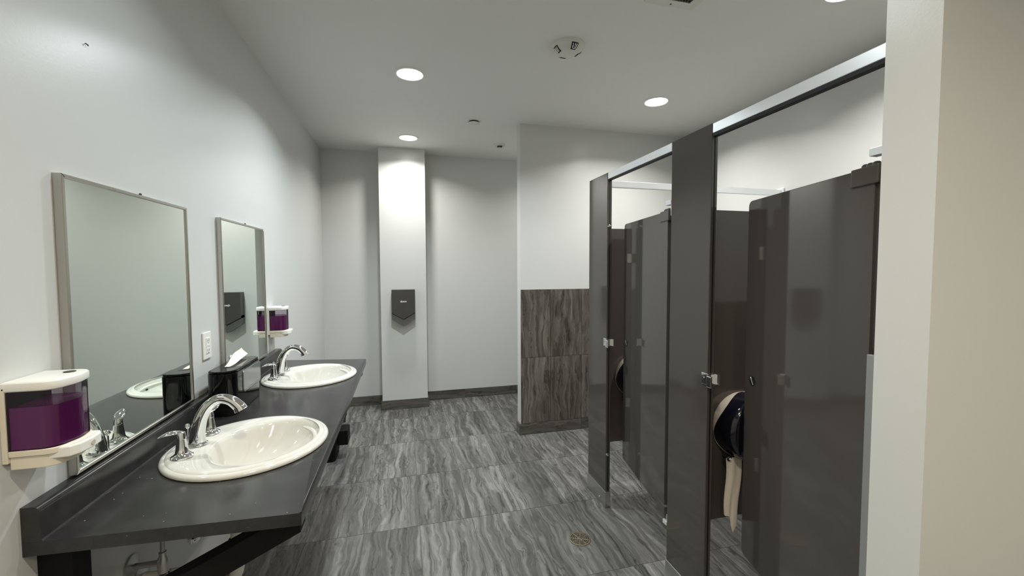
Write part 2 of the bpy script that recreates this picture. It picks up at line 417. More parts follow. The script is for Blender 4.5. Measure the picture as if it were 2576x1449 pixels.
for k in range(12):
    q = gy0 + 0.05 + k * 0.0145
    box('slat', gx0 + 0.045, gx1 - 0.045, q, q + 0.003, ZC - 0.0085, ZC - 0.003, 'grille', t)
lathe('screw', [(0.004, 0), (0.004, -0.002)], ((gx0 + gx1) / 2, gy1 - 0.02, ZC - 0.010), 'slot', t, n=12)

# ------------------------------------------------------------------ stalls
def pilaster(y0, y1, label, group='stall pilasters'):
    yc = (y0 + y1) / 2
    t = thing('stall_pilaster', (XS + 0.015, yc, 0), label, 'partition', group)
    box('panel', XS, XS + 0.030, y0, y1, 0.02, 2.060, 'part', t, bevel=0.003)
    box('edge_seam', XS + 0.012, XS + 0.018, y0 - 0.0005, y0 + 0.001, 0.103, 2.056, 'dark', t)
    shoe = bmesh.new()
    bm_box(XS - 0.003, XS + 0.033, y0 - 0.003, y1 + 0.003, 0.0002, 0.102, bevel=0.002, bm=shoe)
    link('shoe', mesh(shoe), 'steel', t)
    lathe('shoe_screw', [(0.006, -0.003), (0.005, -0.006)], (XS, yc - (y1 - y0) * 0.2, 0.035), 'chrome', t, axis='x', n=12)
    return t
pA = pilaster(2.303, 2.556, 'dark grey stall pilaster standing between the tiled wall and the far stall door')
pB = pilaster(1.427, 1.683, 'tall dark grey stall pilaster standing between the two stall doors')
pC = pilaster(0.771, 0.799, 'narrow dark grey stall pilaster next to the near wall end')
def keeper(par, y):
    """chrome strike on the edge of a pilaster, z about 1.04"""
    b = bmesh.new()
    bm_box(XS - 0.006, XS - 0.0005, y - 0.010, y + 0.030, 1.012, 1.060, 0.002, bm=b)      # plate on the face
    bm_box(XS - 0.012, XS - 0.004, y - 0.034, y - 0.006, 1.006, 1.054, 0.004, bm=b)       # stop, standing past the edge
    bm_box(XS - 0.004, XS + 0.034, y - 0.006, y - 0.0005, 1.012, 1.056, 0.001, bm=b)      # strap across the edge
    bm_box(XS + 0.030, XS + 0.036, y - 0.028, y + 0.012, 1.014, 1.058, 0.001, bm=b)
    o = link('strike_plate', mesh(b), 'chrome', par)
    lathe('screw', [(0.004, -0.006), (0.003, -0.009)], (XS, y + 0.016, 1.040), 'chrome', o, axis='x', n=12)
keeper(pA, 2.303); keeper(pB, 1.427)
for z in (1.741, 0.337):
    lathe('bolt_cap', [(0.010, 0.0), (0.009, -0.004), (0.004, -0.006)], (XS + 0.012, 2.303, z), 'chrome', pA, axis='y', n=16)

def door(hx, hy, ang, width, label):
    t = thing('stall_door', (hx, hy, 0.305), label, 'door', 'stall doors', rz=-ang)
    z0, z1 = 0.0, 1.448; th = 0.025; R = 0.022
    poly = [(0.012, z0), (width - R, z0)]
    poly += [(width - R + R * math.sin(a), z0 + R - R * math.cos(a)) for a in [k * PI / 8 for k in range(1, 5)]]
    poly += [(width - R + R * math.cos(a), z1 - R + R * math.sin(a)) for a in [k * PI / 8 for k in range(0, 5)]]
    poly += [(0.012, z1)]
    prism('panel', poly, 0, -th / 2, th / 2, 'part', t, bevel=0.002, local=True)
    # hinge blocks, dark, wrapped over the hinge corners
    for nm, za, zb in (('top_hinge', z1 - 0.045, z1 + 0.004), ('bottom_hinge', -0.004, 0.045)):
        b = bmesh.new()
        bm_box(-th / 2 - 0.006, th / 2 + 0.006, -0.004, 0.085, za, zb, 0.003, bm=b)
        link(nm, mesh(b), 'part', t, local=True)
    for y_ in (0.022, 0.040, 0.056):
        lathe('hinge_cam', [(0.011, z1 + 0.003), (0.010, z1 + 0.010), (0.006, z1 + 0.014)], (0, y_, 0), 'rubber', t, n=14, local=True)
    # latch: dark round recess with a chrome turn bar
    ly, lz = width - 0.055, 0.735
    lt = lathe('latch', [(0.019, -th / 2), (0.019, -th / 2 - 0.0015), (0.016, -th / 2 - 0.002)], (0, ly, lz), 'dark', t, axis='x', n=24, local=True)
    tube('turn_bar', [(-th / 2 - 0.003, ly + 0.008, lz + 0.014), (-th / 2 - 0.004, ly, lz), (-th / 2 - 0.003, ly - 0.009, lz - 0.014)], 0.0022, 'chrome', lt, n=8, local=True)
    box('slide_bolt', th / 2, th / 2 + 0.018, ly - 0.02, ly + 0.045, lz - 0.016, lz + 0.016, 'chrome', t, bevel=0.003, local=True)
    lathe('coat_hook', [(0.012, th / 2), (0.006, th / 2 + 0.02), (0.009, th / 2 + 0.045)], (0, width / 2, 1.30), 'chrome', t, axis='x', n=12, local=True)
    return t
door(1.203, 1.699, math.radians(10.3), 0.605, 'far dark grey stall door, half open, hung on the wide middle pilaster')
door(1.203, 0.815, math.radians(14.7), 0.598, 'near dark grey stall door, half open, beside the beige wall end')
# pivot brackets that carry the doors
for y0, y1, lab in ((1.684, 1.712, 'far'), (0.8005, 0.828, 'near')):
    par = pB if lab == 'far' else pC
    b = bmesh.new(); bm_box(XS + 0.002, XS + 0.028, y0, y0 + 0.004, 1.728, 1.800, 0.001, bm=b); bm_box(XS + 0.002, XS + 0.028, y0, y1 + 0.016, 1.780, 1.800, 0.001, bm=b)
    link('pivot_bracket', mesh(b), 'alu', par)
    b = bmesh.new(); bm_box(XS + 0.002, XS + 0.028, y0, y0 + 0.004, 0.262, 0.32, 0.001, bm=b); bm_box(XS + 0.002, XS + 0.028, y0, y1 + 0.006, 0.262, 0.280, 0.001, bm=b)
    link('pivot_bracket', mesh(b), 'alu', par)

def divider(y, label):
    t = thing('stall_divider', ((XS + XR) / 2, y, 0.36), label, 'partition', 'stall dividers')
    prism('panel', [(XS + 0.044, 0.360), (XR - 0.02, 0.360), (XR - 0.02, 1.738), (XS + 0.044, 1.738)], 1, y - 0.0125, y + 0.0125, 'part', t, bevel=0.002)
    for z in (0.62, 1.55):
        b = bmesh.new(); bm_box(XS + 0.0305, XS + 0.075, y - 0.018, y + 0.018, z - 0.03, z + 0.03, 0.002, bm=b)
        link('bracket', mesh(b), 'chrome', t)
        b = bmesh.new(); bm_box(XR - 0.05, XR - 0.0005, y - 0.018, y + 0.018, z - 0.03, z + 0.03, 0.002, bm=b)
        link('bracket', mesh(b), 'chrome', t)
    return t
divider(1.553, 'dark grey divider panel behind the middle pilaster, carrying the near paper dispenser')
divider(2.430, 'dark grey divider panel behind the far pilaster, seen through the far stall doorway')

def rail(name, x0, x1, y0, y1, z0, z1, label):
    t = thing(name, ((x0 + x1) / 2, (y0 + y1) / 2, z0), label, 'rail', 'silver stall head rails')
    b = bm_box(x0, x1, y0, y1, z0, z1, 0.002); link('rail_bar', mesh(b), 'alu', t)
    return t
r = rail('head_rail', XS + 0.001, XS + 0.029, 1.685, 2.301, 2.020, 2.058, 'silver head rail spanning from the far pilaster to the middle pilaster')
box('rail_underside_shade', XS + 0.003, XS + 0.027, 1.686, 2.300, 2.014, 2.0199, 'dark', r)  # dark strip paints the shade on the underside of the silver rail
r = rail('head_rail', XS + 0.001, XS + 0.029, 0.8005, 1.425, 2.020, 2.058, 'long silver head rail running from the middle pilaster to the near wall end')
box('rail_underside_shade', XS + 0.003, XS + 0.027, 0.8015, 1.424, 2.008, 2.0199, 'dark', r)  # same painted shade below the near rail
r = rail('cross_rail', XS + 0.0315, XR - 0.014, 2.416, 2.444, 1.998, 2.038, 'silver cross rail running from the far pilaster to the right wall')
box('wall_flange', XR - 0.013, XR - 0.0005, 2.400, 2.460, 1.985, 2.050, 'alu', r, bevel=0.003)

# jumbo paper dispensers on the dividers (facing the camera side)
def paper_dispenser(cx, cz, y, label, tail=True):
    t = thing('paper_dispenser', (cx, y, cz), label, 'paper dispenser', 'round jumbo paper dispensers in the stalls')
    n = 48; A = [2 * PI * k / n for k in range(n)]
    def wave(a):
        d = abs(math.atan2(math.sin(a - PI / 2), math.cos(a - PI / 2)))     # 0 at top
        s = 0.026 + 0.018 * math.cos(3.0 * (d - math.radians(50)))
        return s
    def rad(a):   # slightly squared at the bottom mouth
        r_ = 0.145
        if math.sin(a) < -0.86: r_ = min(r_, 0.1335 / max(-math.sin(a), 0.1)) * 1.0
        return r_
    def ring(f, dep): return [(cx + f(a) * math.cos(a), y - (dep(a) if callable(dep) else dep), cz + f(a) * math.sin(a)) for a in A]
    link('back_shell', mesh(bm_loft([ring(lambda a: rad(a) - 0.004, 0.0), ring(lambda a: rad(a), 0.010), ring(lambda a: rad(a) + 0.0005, wave), ring(lambda a: rad(a) - 0.004, lambda a: wave(a) + 0.001)]), 50), 'beige', t)
    cv = link('cover', mesh(bm_loft([ring(lambda a: rad(a) - 0.0008, lambda a: wave(a) - 0.004), ring(lambda a: rad(a) - 0.001, lambda a: max(wave(a) + 0.004, 0.055)), ring(lambda a: rad(a) - 0.004, 0.085), ring(lambda a: rad(a) * 0.95, 0.104),
        ring(lambda a: rad(a) * 0.86, 0.117), ring(lambda a: rad(a) * 0.70, 0.124), ring(lambda a: rad(a) * 0.4, 0.128), ring(lambda a: rad(a) * 0.05, 0.129)]), 60), 'navy', t)
    box('lock_label', cx - 0.012, cx - 0.002, y - 0.128, y - 0.1255, cz - 0.108, cz - 0.098, 'white', cv)
    for s in (-1, 1):
        lathe('mouth_knob', [(0.012, -0.030), (0.012, -0.060), (0.008, -0.064)], (cx + s * 0.100, y, cz - 0.128), 'rubber', t, axis='y', n=16)
        lathe('knob_pin', [(0.0055, -0.063), (0.005, -0.067)], (cx + s * 0.100, y, cz - 0.128), 'white', t, axis='y', n=12)
    if tail:
        nu, nv = 18, 30; b = bmesh.new(); V = []
        for j in range(nv + 1):
            f = j / nv; row = []
            for i in range(nu + 1):
                u = i / nu
                x = cx - 0.116 + 0.080 * u + (0.012 * f * (1 - u) if u < 1 else 0) + 0.004 * math.sin(6 * f)
                L_ = 0.262 + 0.030 * u + 0.066 * max(0, 1 - abs(u - 0.66) / 0.34) ** 1.3 + 0.003 * math.sin(23 * u)
                z = cz - 0.125 - L_ * f
                yy = y - 0.058 + 0.0035 * math.sin(11 * u + 2.0 * f) * (0.4 + f) + 0.012 * f
                row.append(b.verts.new((x, yy, z)))
            V.append(row)
        for j in range(nv):
            for i in range(nu): b.faces.new((V[j][i], V[j][i + 1], V[j + 1][i + 1], V[j + 1][i]))
        ret = bmesh.ops.extrude_face_region(b, geom=b.faces[:])
        for v in ret['geom']:
            if isinstance(v, bmesh.types.BMVert): v.co.y += 0.0008
        link('paper_tail', mesh(b, 60), 'paper', t)
    return t
paper_dispenser(1.452, 0.790, 1.5400, 'round dark paper dispenser with a long torn paper strip hanging down in the near stall')
paper_dispenser(1.452, 0.790, 2.4170, 'round dark paper dispenser with pale rim, half hidden by the far stall door', tail=False)

# ------------------------------------------------------------------ vanity counter
SINK_X, SINK_Y1, SINK_Y2 = -0.518, 1.588, 2.537
ct = thing('vanity_counter', (XL, 2.05, ZU), 'long speckled dark grey laminate counter holding the two oval sinks', 'counter')
b = bmesh.new()
outer = [(XL + 0.0005, 1.139), (-0.256, 1.107), (-0.256, 2.933), (XL + 0.0005, 3.047)]
def loop(pts):
    vs = [b.verts.new((p[0], p[1], ZT)) for p in pts]
    return [b.edges.new((vs[i], vs[(i + 1) % len(vs)])) for i in range(len(vs))]
E_ = loop(outer)
for sy in (SINK_Y1, SINK_Y2):
    E_ += loop([(SINK_X + 0.205 * math.cos(2 * PI * k / 48), sy + 0.215 * math.sin(2 * PI * k / 48)) for k in range(48)])
bmesh.ops.triangle_fill(b, use_beauty=True, use_dissolve=False, edges=E_)
for f in [f for f in b.faces if any(((f.calc_center_median().x - SINK_X) / 0.2) ** 2 + ((f.calc_center_median().y - s) / 0.21) ** 2 < 0.98 for s in (SINK_Y1, SINK_Y2))]:
    b.faces.remove(f)
ret = bmesh.ops.extrude_face_region(b, geom=b.faces[:])
for v in ret['geom']:
    if isinstance(v, bmesh.types.BMVert): v.co.z = ZU
bmesh.ops.recalc_face_normals(b, faces=b.faces[:])
es = [e for e in b.edges if len(e.link_faces) == 2 and e.calc_face_angle(0) > 1.0 and all(abs(v.co.z - ZT) < 1e-5 and v.co.x > -0.3 and not any(((v.co.x - SINK_X) / 0.21) ** 2 + ((v.co.y - s) / 0.22) ** 2 < 1 for s in (SINK_Y1, SINK_Y2)) for v in e.verts)]
bmesh.ops.bevel(b, geom=es, offset=0.006, segments=3, profile=0.5, affect='EDGES')
link('worktop', mesh(b, 30), 'lam', ct)
# upstand with rounded top, cut square with the worktop ends
b = bmesh.new(); prof = [(XL + 0.0005, ZT - 0.03), (-0.797, ZT - 0.03), (-0.797, ZT + 0.001), (-0.7925, ZT + 0.003), (-0.7925, 0.950)]
prof = [(XL + 0.0005, ZT), (-0.789, ZT), (-0.7925, ZT + 0.004)] + [(-0.7925 - 0.013 + 0.013 * math.cos(a), 0.951 + 0.013 * math.sin(a)) for a in [k * PI / 10 for k in range(0, 6)]] + [(XL + 0.0005, 0.964)]
R0 = [(p[0], 1.139 - (p[0] - XL) * 0.056, p[1] + 0.0003) for p in prof]; R1 = [(p[0], 3.047 - (p[0] - XL) * 0.199, p[1] + 0.0003) for p in prof]
link('upstand', mesh(bm_loft([R0, R1]), 35), 'lam', ct)

# black brackets under the counter
def bracket(y, label):
    t = thing('counter_bracket', (XL, y, 0.50), label, 'bracket', 'black brackets under the counter')
    box('wall_leg', XL + 0.0005, XL + 0.066, y, y + 0.058, 0.48, ZU - 0.0005, 'black', t)
    prism('brace', [(-0.7629, 0.628), (-0.7629, 0.562), (-0.275, 0.796), (-0.275, 0.8523), (-0.290, 0.8523)], 1, y + 0.001, y + 0.057, 'black', t)
    return t
bracket(1.175, 'black timber bracket under the near end of the counter')
bracket(2.040, 'black timber bracket under the middle of the counter between the sinks')
bracket(2.830, 'black timber bracket under the far end of the counter')

# oval drop-in sinks
def sink(yc, label):
    t = thing('oval_sink', (SINK_X, yc, ZT), label, 'sink', 'oval drop-in sinks')
    n = 64; BX = SINK_X + 0.050
    def ring(cx, a, b_, z, ex=2.0):
        out = []
        for k in range(n):
            q = 2 * PI * k / n; c_, s_ = math.cos(q), math.sin(q)
            out.append((cx + a * math.copysign(abs(c_) ** (2 / ex), c_), yc + b_ * math.copysign(abs(s_) ** (2 / ex), s_), z))
        return out
    Z = ZT + 0.0003
    R = [ring(SINK_X, 0.236, 0.247, Z), ring(SINK_X, 0.242, 0.253, Z + 0.002), ring(SINK_X, 0.243, 0.254, Z + 0.007), ring(SINK_X, 0.240, 0.251, Z + 0.012), ring(SINK_X, 0.233, 0.244, Z + 0.0155),
         ring(SINK_X, 0.229, 0.240, Z + 0.0155), ring(SINK_X, 0.226, 0.237, Z + 0.0185), ring(SINK_X, 0.218, 0.229, Z + 0.0205),
         ring(SINK_X + 0.008, 0.205, 0.219, Z + 0.0205), ring(BX - 0.012, 0.180, 0.203, Z + 0.0185), ring(BX, 0.166, 0.194, Z + 0.0155), ring(BX, 0.160, 0.188, Z + 0.010), ring(BX, 0.155, 0.183, Z),
         ring(BX - 0.010, 0.140, 0.168, Z - 0.030), ring(BX - 0.026, 0.118, 0.146, Z - 0.065), ring(BX - 0.050, 0.090, 0.112, Z - 0.100), ring(BX - 0.080, 0.056, 0.068, Z - 0.122), ring(BX - 0.103, 0.028, 0.028, Z - 0.130),
         ring(BX - 0.105, 0.020, 0.020, Z - 0.131),
         ring(BX - 0.105, 0.020, 0.020, Z - 0.142), ring(BX - 0.080, 0.070, 0.080, Z - 0.135), ring(BX - 0.050, 0.104, 0.126, Z - 0.112), ring(BX - 0.026, 0.132, 0.160, Z - 0.075), ring(BX - 0.010, 0.152, 0.180, Z - 0.036), ring(SINK_X + 0.02, 0.172, 0.196, Z - 0.005), ring(SINK_X, 0.20, 0.21, Z)]
    me = mesh(bm_loft(R + [R[0]], False, False), 45)
    bm = bmesh.new(); bm.from_mesh(me); bmesh.ops.remove_doubles(bm, verts=bm.verts[:], dist=1e-6); bm.to_mesh(me); bm.free(); smooth(me, 45)
    link('basin', me, 'porc', t)
    lathe('drain', [(0.026, Z - 0.1285), (0.024, Z - 0.126), (0.010, Z - 0.126), (0.002, Z - 0.126)], (BX - 0.105, yc, 0), 'chrome', t, n=24)
    lathe('overflow_hole', [(0.009, 0.0), (0.009, 0.002), (0.004, 0.0025)], (BX + 0.138, yc, Z - 0.020), 'dark', t, axis='x', n=16)
    return t
s1 = sink(SINK_Y1, 'nearest oval cream-white sink set in the dark counter')
s2 = sink(SINK_Y2, 'farther oval white sink at the far end of the dark counter')

# widespread chrome faucets
def faucet(yc, label):
    z0 = ZT + 0.0214; fx = -0.678
    t = thing('widespread_faucet', (fx, yc, z0), label, 'faucet', 'chrome faucets on the sinks')
    path = spline([(fx, yc, z0), (fx + 0.003, yc, z0 + 0.040), (fx + 0.013, yc, z0 + 0.085), (fx + 0.034, yc, z0 + 0.125), (fx + 0.066, yc, z0 + 0.147), (fx + 0.100, yc, z0 + 0.141), (fx + 0.124, yc, z0 + 0.120), (fx + 0.133, yc, z0 + 0.104)], 6)
    m_ = len(path) - 1; rr = []
    for i in range(m_ + 1):
        f = i / m_
        rr.append(0.0190 - 0.0070 * min(f / 0.5, 1) + (0.0045 * max(0, (f - 0.6) / 0.4)))
    tube('spout', path, rr, 'chrome', t, n=20, flat=1.32)
    lathe('spout_base', [(0.030, 0.0), (0.0295, 0.004), (0.025, 0.008)], (fx, yc, z0 - 0.0003), 'chrome', t, n=28)
    tube('lift_rod', [(fx - 0.026, yc, z0), (fx - 0.026, yc, z0 + 0.055), (fx - 0.026, yc, z0 + 0.058)], 0.0028, 'chrome', t, n=10)
    lathe('rod_knob', [(0.003, 0.055), (0.008, 0.062), (0.006, 0.070), (0.002, 0.072)], (fx - 0.026, yc, z0), 'chrome', t, n=16)
    for s in (-1, 1):
        hy = yc + s * 0.098
        h = lathe('handle', [(0.030, 0.0), (0.0295, 0.005), (0.022, 0.010), (0.0175, 0.016), (0.0150, 0.035), (0.0125, 0.056), (0.0124, 0.058), (0.0130, 0.0585), (0.0115, 0.072), (0.010, 0.078), (0.003, 0.080)], (fx, hy, z0 - 0.0003), 'chrome', t, n=28)
        d = Vector((-0.62 if s < 0 else 0.25, -0.30 if s < 0 else 0.9, 0)).normalized()
        p0 = Vector((fx, hy, z0 + 0.076)) - d * 0.006
        pts = [p0 + d * (0.062 * k / 6) + Vector((0, 0, 0.010 * math.sin(k / 6 * 2.0) - 0.012 * (k / 6) ** 2 * (1 if s < 0 else -0.9))) for k in range(7)]
        tube('lever', pts, [0.009, 0.0125, 0.0145, 0.0145, 0.012, 0.008, 0.003], 'chrome', h, n=14, flat=0.38, ref=Vector((-d.y, d.x, 0)))
    return t
f1 = faucet(SINK_Y1, 'curved chrome faucet with two lever handles on the nearest sink')
f2 = faucet(SINK_Y2, 'curved chrome faucet with two lever handles on the farther sink')

# plumbing below the near sink
t = thing('sink_plumbing', (XL, 1.50, 0.40), 'chrome supply valve and hose with white drain pipe below the nearest sink', 'plumbing')
for yv in (1.497, 1.690):
    lathe('wall_flange', [(0.036, 0.0005), (0.036, 0.006), (0.014, 0.012)], (XL, yv, 0.575), 'steel', t, axis='x', n=28)
    lathe('supply_stub', [(0.009, 0.0), (0.009, 0.075)], (XL + 0.004, yv, 0.575), 'steel', t, axis='x', n=16)
    lathe('valve_body', [(0.014, -0.030), (0.015, -0.010), (0.015, 0.012), (0.010, 0.022), (0.010, 0.034)], (XL + 0.085, yv, 0.575), 'steel', t, n=18)
    lathe('valve_handle', [(0.018, -0.058), (0.020, -0.052), (0.020, -0.040), (0.012, -0.034)], (XL + 0.085, yv, 0.575), 'chrome', t, n=10)
    tube('supply_hose', spline([(XL + 0.085, yv, 0.605), (XL + 0.088, yv, 0.68), (XL + 0.110, yv - 0.005, 0.76), (XL + 0.148, yv - (yv - SINK_Y1) * 0.03, 0.850)], 6), 0.0065, 'hose', t, n=10)
dx = SINK_X - 0.055
tube('tailpiece', [(dx, SINK_Y1, 0.742), (dx, SINK_Y1, 0.60), (dx, SINK_Y1, 0.50)], 0.0175, 'pvc', t, n=18)
lathe('slip_nut', [(0.021, 0.545), (0.024, 0.548), (0.024, 0.566), (0.020, 0.570)], (dx, SINK_Y1, 0), 'rubber', t, n=12)
tube('trap_bend', spline([(dx, SINK_Y1, 0.51), (dx, SINK_Y1, 0.45), (dx - 0.03, SINK_Y1 - 0.02, 0.405), (dx - 0.075, SINK_Y1 - 0.045, 0.42), (dx - 0.09, SINK_Y1 - 0.05, 0.47), (dx - 0.13, SINK_Y1 - 0.05, 0.500), (XL + 0.004, SINK_Y1 - 0.05, 0.505)], 6), 0.0195, 'pvc', t, n=16)
lathe('slip_nut', [(0.026, 0.500), (0.029, 0.503), (0.029, 0.523), (0.024, 0.527)], (dx, SINK_Y1, 0), 'pvc', t, n=12)
lathe('wall_flange', [(0.045, 0.0005), (0.045, 0.006), (0.022, 0.012)], (XL, SINK_Y1 - 0.05, 0.505), 'steel', t, axis='x', n=28)
# plumbing below the far sink
t = thing('sink_plumbing', (XL, 2.45, 0.40), 'drain pipe hidden below the farther sink', 'plumbing')
tube('tailpiece', [(dx, SINK_Y2, 0.742), (dx, SINK_Y2, 0.60), (dx, SINK_Y2, 0.50)], 0.0175, 'pvc', t, n=18)
tube('trap_bend', spline([(dx, SINK_Y2, 0.51), (dx, SINK_Y2, 0.45), (dx - 0.03, SINK_Y2 - 0.02, 0.405), (dx - 0.075, SINK_Y2 - 0.045, 0.42), (dx - 0.09, SINK_Y2 - 0.05, 0.47), (dx - 0.13, SINK_Y2 - 0.05, 0.500), (XL + 0.004, SINK_Y2 - 0.05, 0.505)], 6), 0.0195, 'pvc', t, n=16)

# ------------------------------------------------------------------ mirrors
def mirror(y0, label):
    y1, z0, z1, d = y0 + 0.612, 0.970, 1.727, 0.020
    t = thing('framed_mirror', (XL, (y0 + y1) / 2, z0), label, 'mirror', 'framed mirrors above the counter')
    fw = 0.010
    box('backing', XL + 0.0005, XL + 0.012, y0 + 0.004, y1 - 0.004, z0 + 0.004, z1 - 0.004, 'dark', t)
    box('glass', XL + 0.012, XL + 0.0155, y0 + fw - 0.003, y1 - fw + 0.003, z0 + fw - 0.003, z1 - fw + 0.003, 'mirror', t)
    # mitred frame, each side its own bar
    def bar(P):
        b = bmesh.new(); A = [b.verts.new((XL + 0.0005, *p)) for p in P]; B = [b.verts.new((XL + d, *p)) for p in P]
        b.faces.new(A); b.faces.new(B[::-1])
        for i in range(4): b.faces.new((A[i], A[(i + 1) % 4], B[(i + 1) % 4], B[i]))
        bmesh.ops.recalc_face_normals(b, faces=b.faces[:])
        bmesh.ops.bevel(b, geom=[e for e in b.edges if all(abs(v.co.x - XL - d) < 1e-5 for v in e.verts)], offset=0.0015, segments=1, affect='EDGES')
        link('frame_bar', mesh(b), 'frame', t)
    bar([(y0, z0), (y0 + fw, z0 + fw), (y0 + fw, z1 - fw), (y0, z1)])
    bar([(y1, z0), (y1 - fw, z0 + fw), (y1 - fw, z1 - fw), (y1, z1)])
    bar([(y0, z1), (y1, z1), (y1 - fw, z1 - fw), (y0 + fw, z1 - fw)])
    bar([(y0, z0), (y1, z0), (y1 - fw, z0 + fw), (y0 + fw, z0 + fw)])
    lathe('screw', [(0.004, 0.0), (0.004, 0.006), (0.002, 0.008)], (XL + 0.010, (y0 + y1) / 2 + 0.03, z1), 'slot', t, n=10)
    return t
mirror(1.277, 'nearest framed mirror on the left wall, beside the big soap dispenser')
mirror(2.192, 'farther framed mirror on the left wall, between the outlet and the second soap dispenser')

# ------------------------------------------------------------------ outlet
y0, y1, z0, z1 = 2.014, 2.087, 1.106, 1.221
t = thing('wall_outlet', (XL, 2.05, z0), 'white wall outlet between the two mirrors', 'outlet')
box('cover_plate', XL + 0.0005, XL + 0.007, y0, y1, z0, z1, 'white', t, bevel=0.0025)
rc = box('receptacle', XL + 0.006, XL + 0.0095, y0 + 0.0195, y1 - 0.0195, z0 + 0.024, z1 - 0.024, 'white', t, bevel=0.001)
zc = (z0 + z1) / 2; yc = (y0 + y1) / 2
for s in (-1, 1):
    zz = zc + s * 0.021
    box('socket_slot', XL + 0.0092, XL + 0.0098, yc - 0.008, yc - 0.0055, zz - 0.004, zz + 0.005, 'slot', rc)
    box('socket_slot', XL + 0.0092, XL + 0.0098, yc + 0.0055, yc + 0.008, zz - 0.005, zz + 0.006, 'slot', rc)
    lathe('ground_hole', [(0.0025, 0.0092), (0.0025, 0.0098)], (XL, yc, zz - 0.010), 'slot', rc, axis='x', n=10)
box('test_button', XL + 0.009, XL + 0.0108, yc - 0.010, yc - 0.001, zc - 0.004, zc + 0.004, 'white', rc, bevel=0.0006)
box('reset_button', XL + 0.009, XL + 0.0108, yc + 0.001, yc + 0.010, zc - 0.004, zc + 0.004, 'white', rc, bevel=0.0006)
for zz in (z0 + 0.012, z1 - 0.012):
    lathe('screw', [(0.0028, 0.0065), (0.002, 0.0078)], (XL, yc, zz), 'white', t, axis='x', n=12)

# ------------------------------------------------------------------ soap dispensers
def soap(y0, label):
    W, D = 0.118, 0.098; zb = 1.062
    t = thing('soap_dispenser', (XL, y0 + W / 2, zb), label, 'soap dispenser', 'wall soap dispensers with purple soap')
    def plan(inset=0.0, d0=0.0005, ext=0.0, r=0.030):
        a, b_, d = y0 + inset, y0 + W - inset, D - inset + ext
        P = [(XL + d0, b_), (XL + d0, a)]
        P += [(XL + d - r + r * math.sin(q), a + r - r * math.cos(q)) for q in [k * PI / 12 for k in range(0, 7)]]
        bow = 0.005
        P += [(XL + d + bow * math.sin(PI * f), a + r + (b_ - a - 2 * r) * f) for f in (0.2, 0.4, 0.6, 0.8)]
        P += [(XL + d - r + r * math.cos(q), b_ - r + r * math.sin(q)) for q in [k * PI / 12 for k in range(0, 7)]]
        return P
    # white frame at the back, base and lid
    box('back_plate', XL + 0.0004, XL + 0.010, y0 - 0.001, y0 + W + 0.001, zb + 0.016, 1.240, 'cream', t, bevel=0.001)
    prism('base', plan(0.004, 0.010), 2, zb, 1.090, 'cream', t, bevel=0.002)
    prism('tray', plan(0.0, 0.0102, 0.003), 2, 1.0905, 1.104, 'cream', t, bevel=0.002)
    lid = prism('lid', plan(-0.001, 0.0006, 0.001), 2, 1.230, 1.252, 'white', t, bevel=0.006, seg=3)
    lathe('lid_lock', [(0.011, 1.252), (0.011, 1.2535), (0.004, 1.254)], (XL + 0.070, y0 + W * 0.72, 0), 'slot', lid, n=16)
    # smoked tank and the soap in it
    P = plan(0.001, 0.011)
    prism('tank', P, 2, 1.1045, 1.2295, 'smoke', t)
    prism('soap_fill', plan(0.004, 0.0135), 2, 1.1055, 1.196, 'soap', t)
    prism('tank_liner', [(XL + 0.0112, y0 + 0.002), (XL + 0.0132, y0 + 0.002), (XL + 0.0132, y0 + W - 0.002), (XL + 0.0112, y0 + W - 0.002)], 2, 1.105, 1.229, 'slot', t)
    # push bar in front of the base
    pb = prism('push_bar', [(XL + D - 0.030, y0 + 0.006), (XL + D + 0.012, y0 + 0.010), (XL + D + 0.022, y0 + 0.026), (XL + D + 0.026, y0 + W / 2), (XL + D + 0.022, y0 + W - 0.026), (XL + D + 0.012, y0 + W - 0.010), (XL + D - 0.030, y0 + W - 0.006)], 2, 1.078, 1.102, 'white', t, bevel=0.003)
    lathe('badge', [(0.006, 0.0), (0.006, 0.0015)], (XL + D + 0.0255, y0 + W / 2, 1.090), 'beige', pb, axis='x', n=14)
    return t
soap(1.106, 'large white soap dispenser with purple soap at the left edge, nearest the camera')
soap(2.886, 'small-looking white soap dispenser with purple soap beyond the farther mirror')

# ------------------------------------------------------------------ countertop towel dispenser
bx0, bx1, by0, by1, bz0, bz1 = -0.788, -0.680, 1.925, 2.245, ZT + 0.0005, 1.072
t = thing('towel_box', ((bx0 + bx1) / 2, (by0 + by1) / 2, bz0), 'glossy black paper towel box on the counter between the sinks', 'towel dispenser')
def rr(x0, x1, y0_, y1_, r, n=6):
    P = []
    for cx, cy, a0 in ((x1 - r, y1_ - r, 0), (x0 + r, y1_ - r, PI / 2), (x0 + r, y0_ + r, PI), (x1 - r, y0_ + r, 1.5 * PI)):
        P += [(cx + r * math.cos(a0 + k * PI / 2 / n), cy + r * math.sin(a0 + k * PI / 2 / n)) for k in range(n + 1)]
    return P
prism('body', rr(bx0, bx1, by0, by1, 0.036), 2, bz0, bz1 - 0.010, 'blackgloss', t, bevel=0.003)
prism('top_cover', rr(bx0 + 0.001, bx1 - 0.001, by0 + 0.001, by1 - 0.001, 0.036), 2, bz1 - 0.0095, bz1, 'blackgloss', t, bevel=0.004)
prism('slot', rr(bx0 + 0.032, bx1 - 0.030, by0 + 0.070, by1 - 0.070, 0.020), 2, bz1 + 0.0001, bz1 + 0.0006, 'dark', t, sm=None)
prism('window', rr(by0 + 0.085, by1 - 0.018, 0.958, 1.054, 0.016), 0, bx1 - 0.004, bx1 + 0.004, 'greyplastic', t, bevel=0.002)
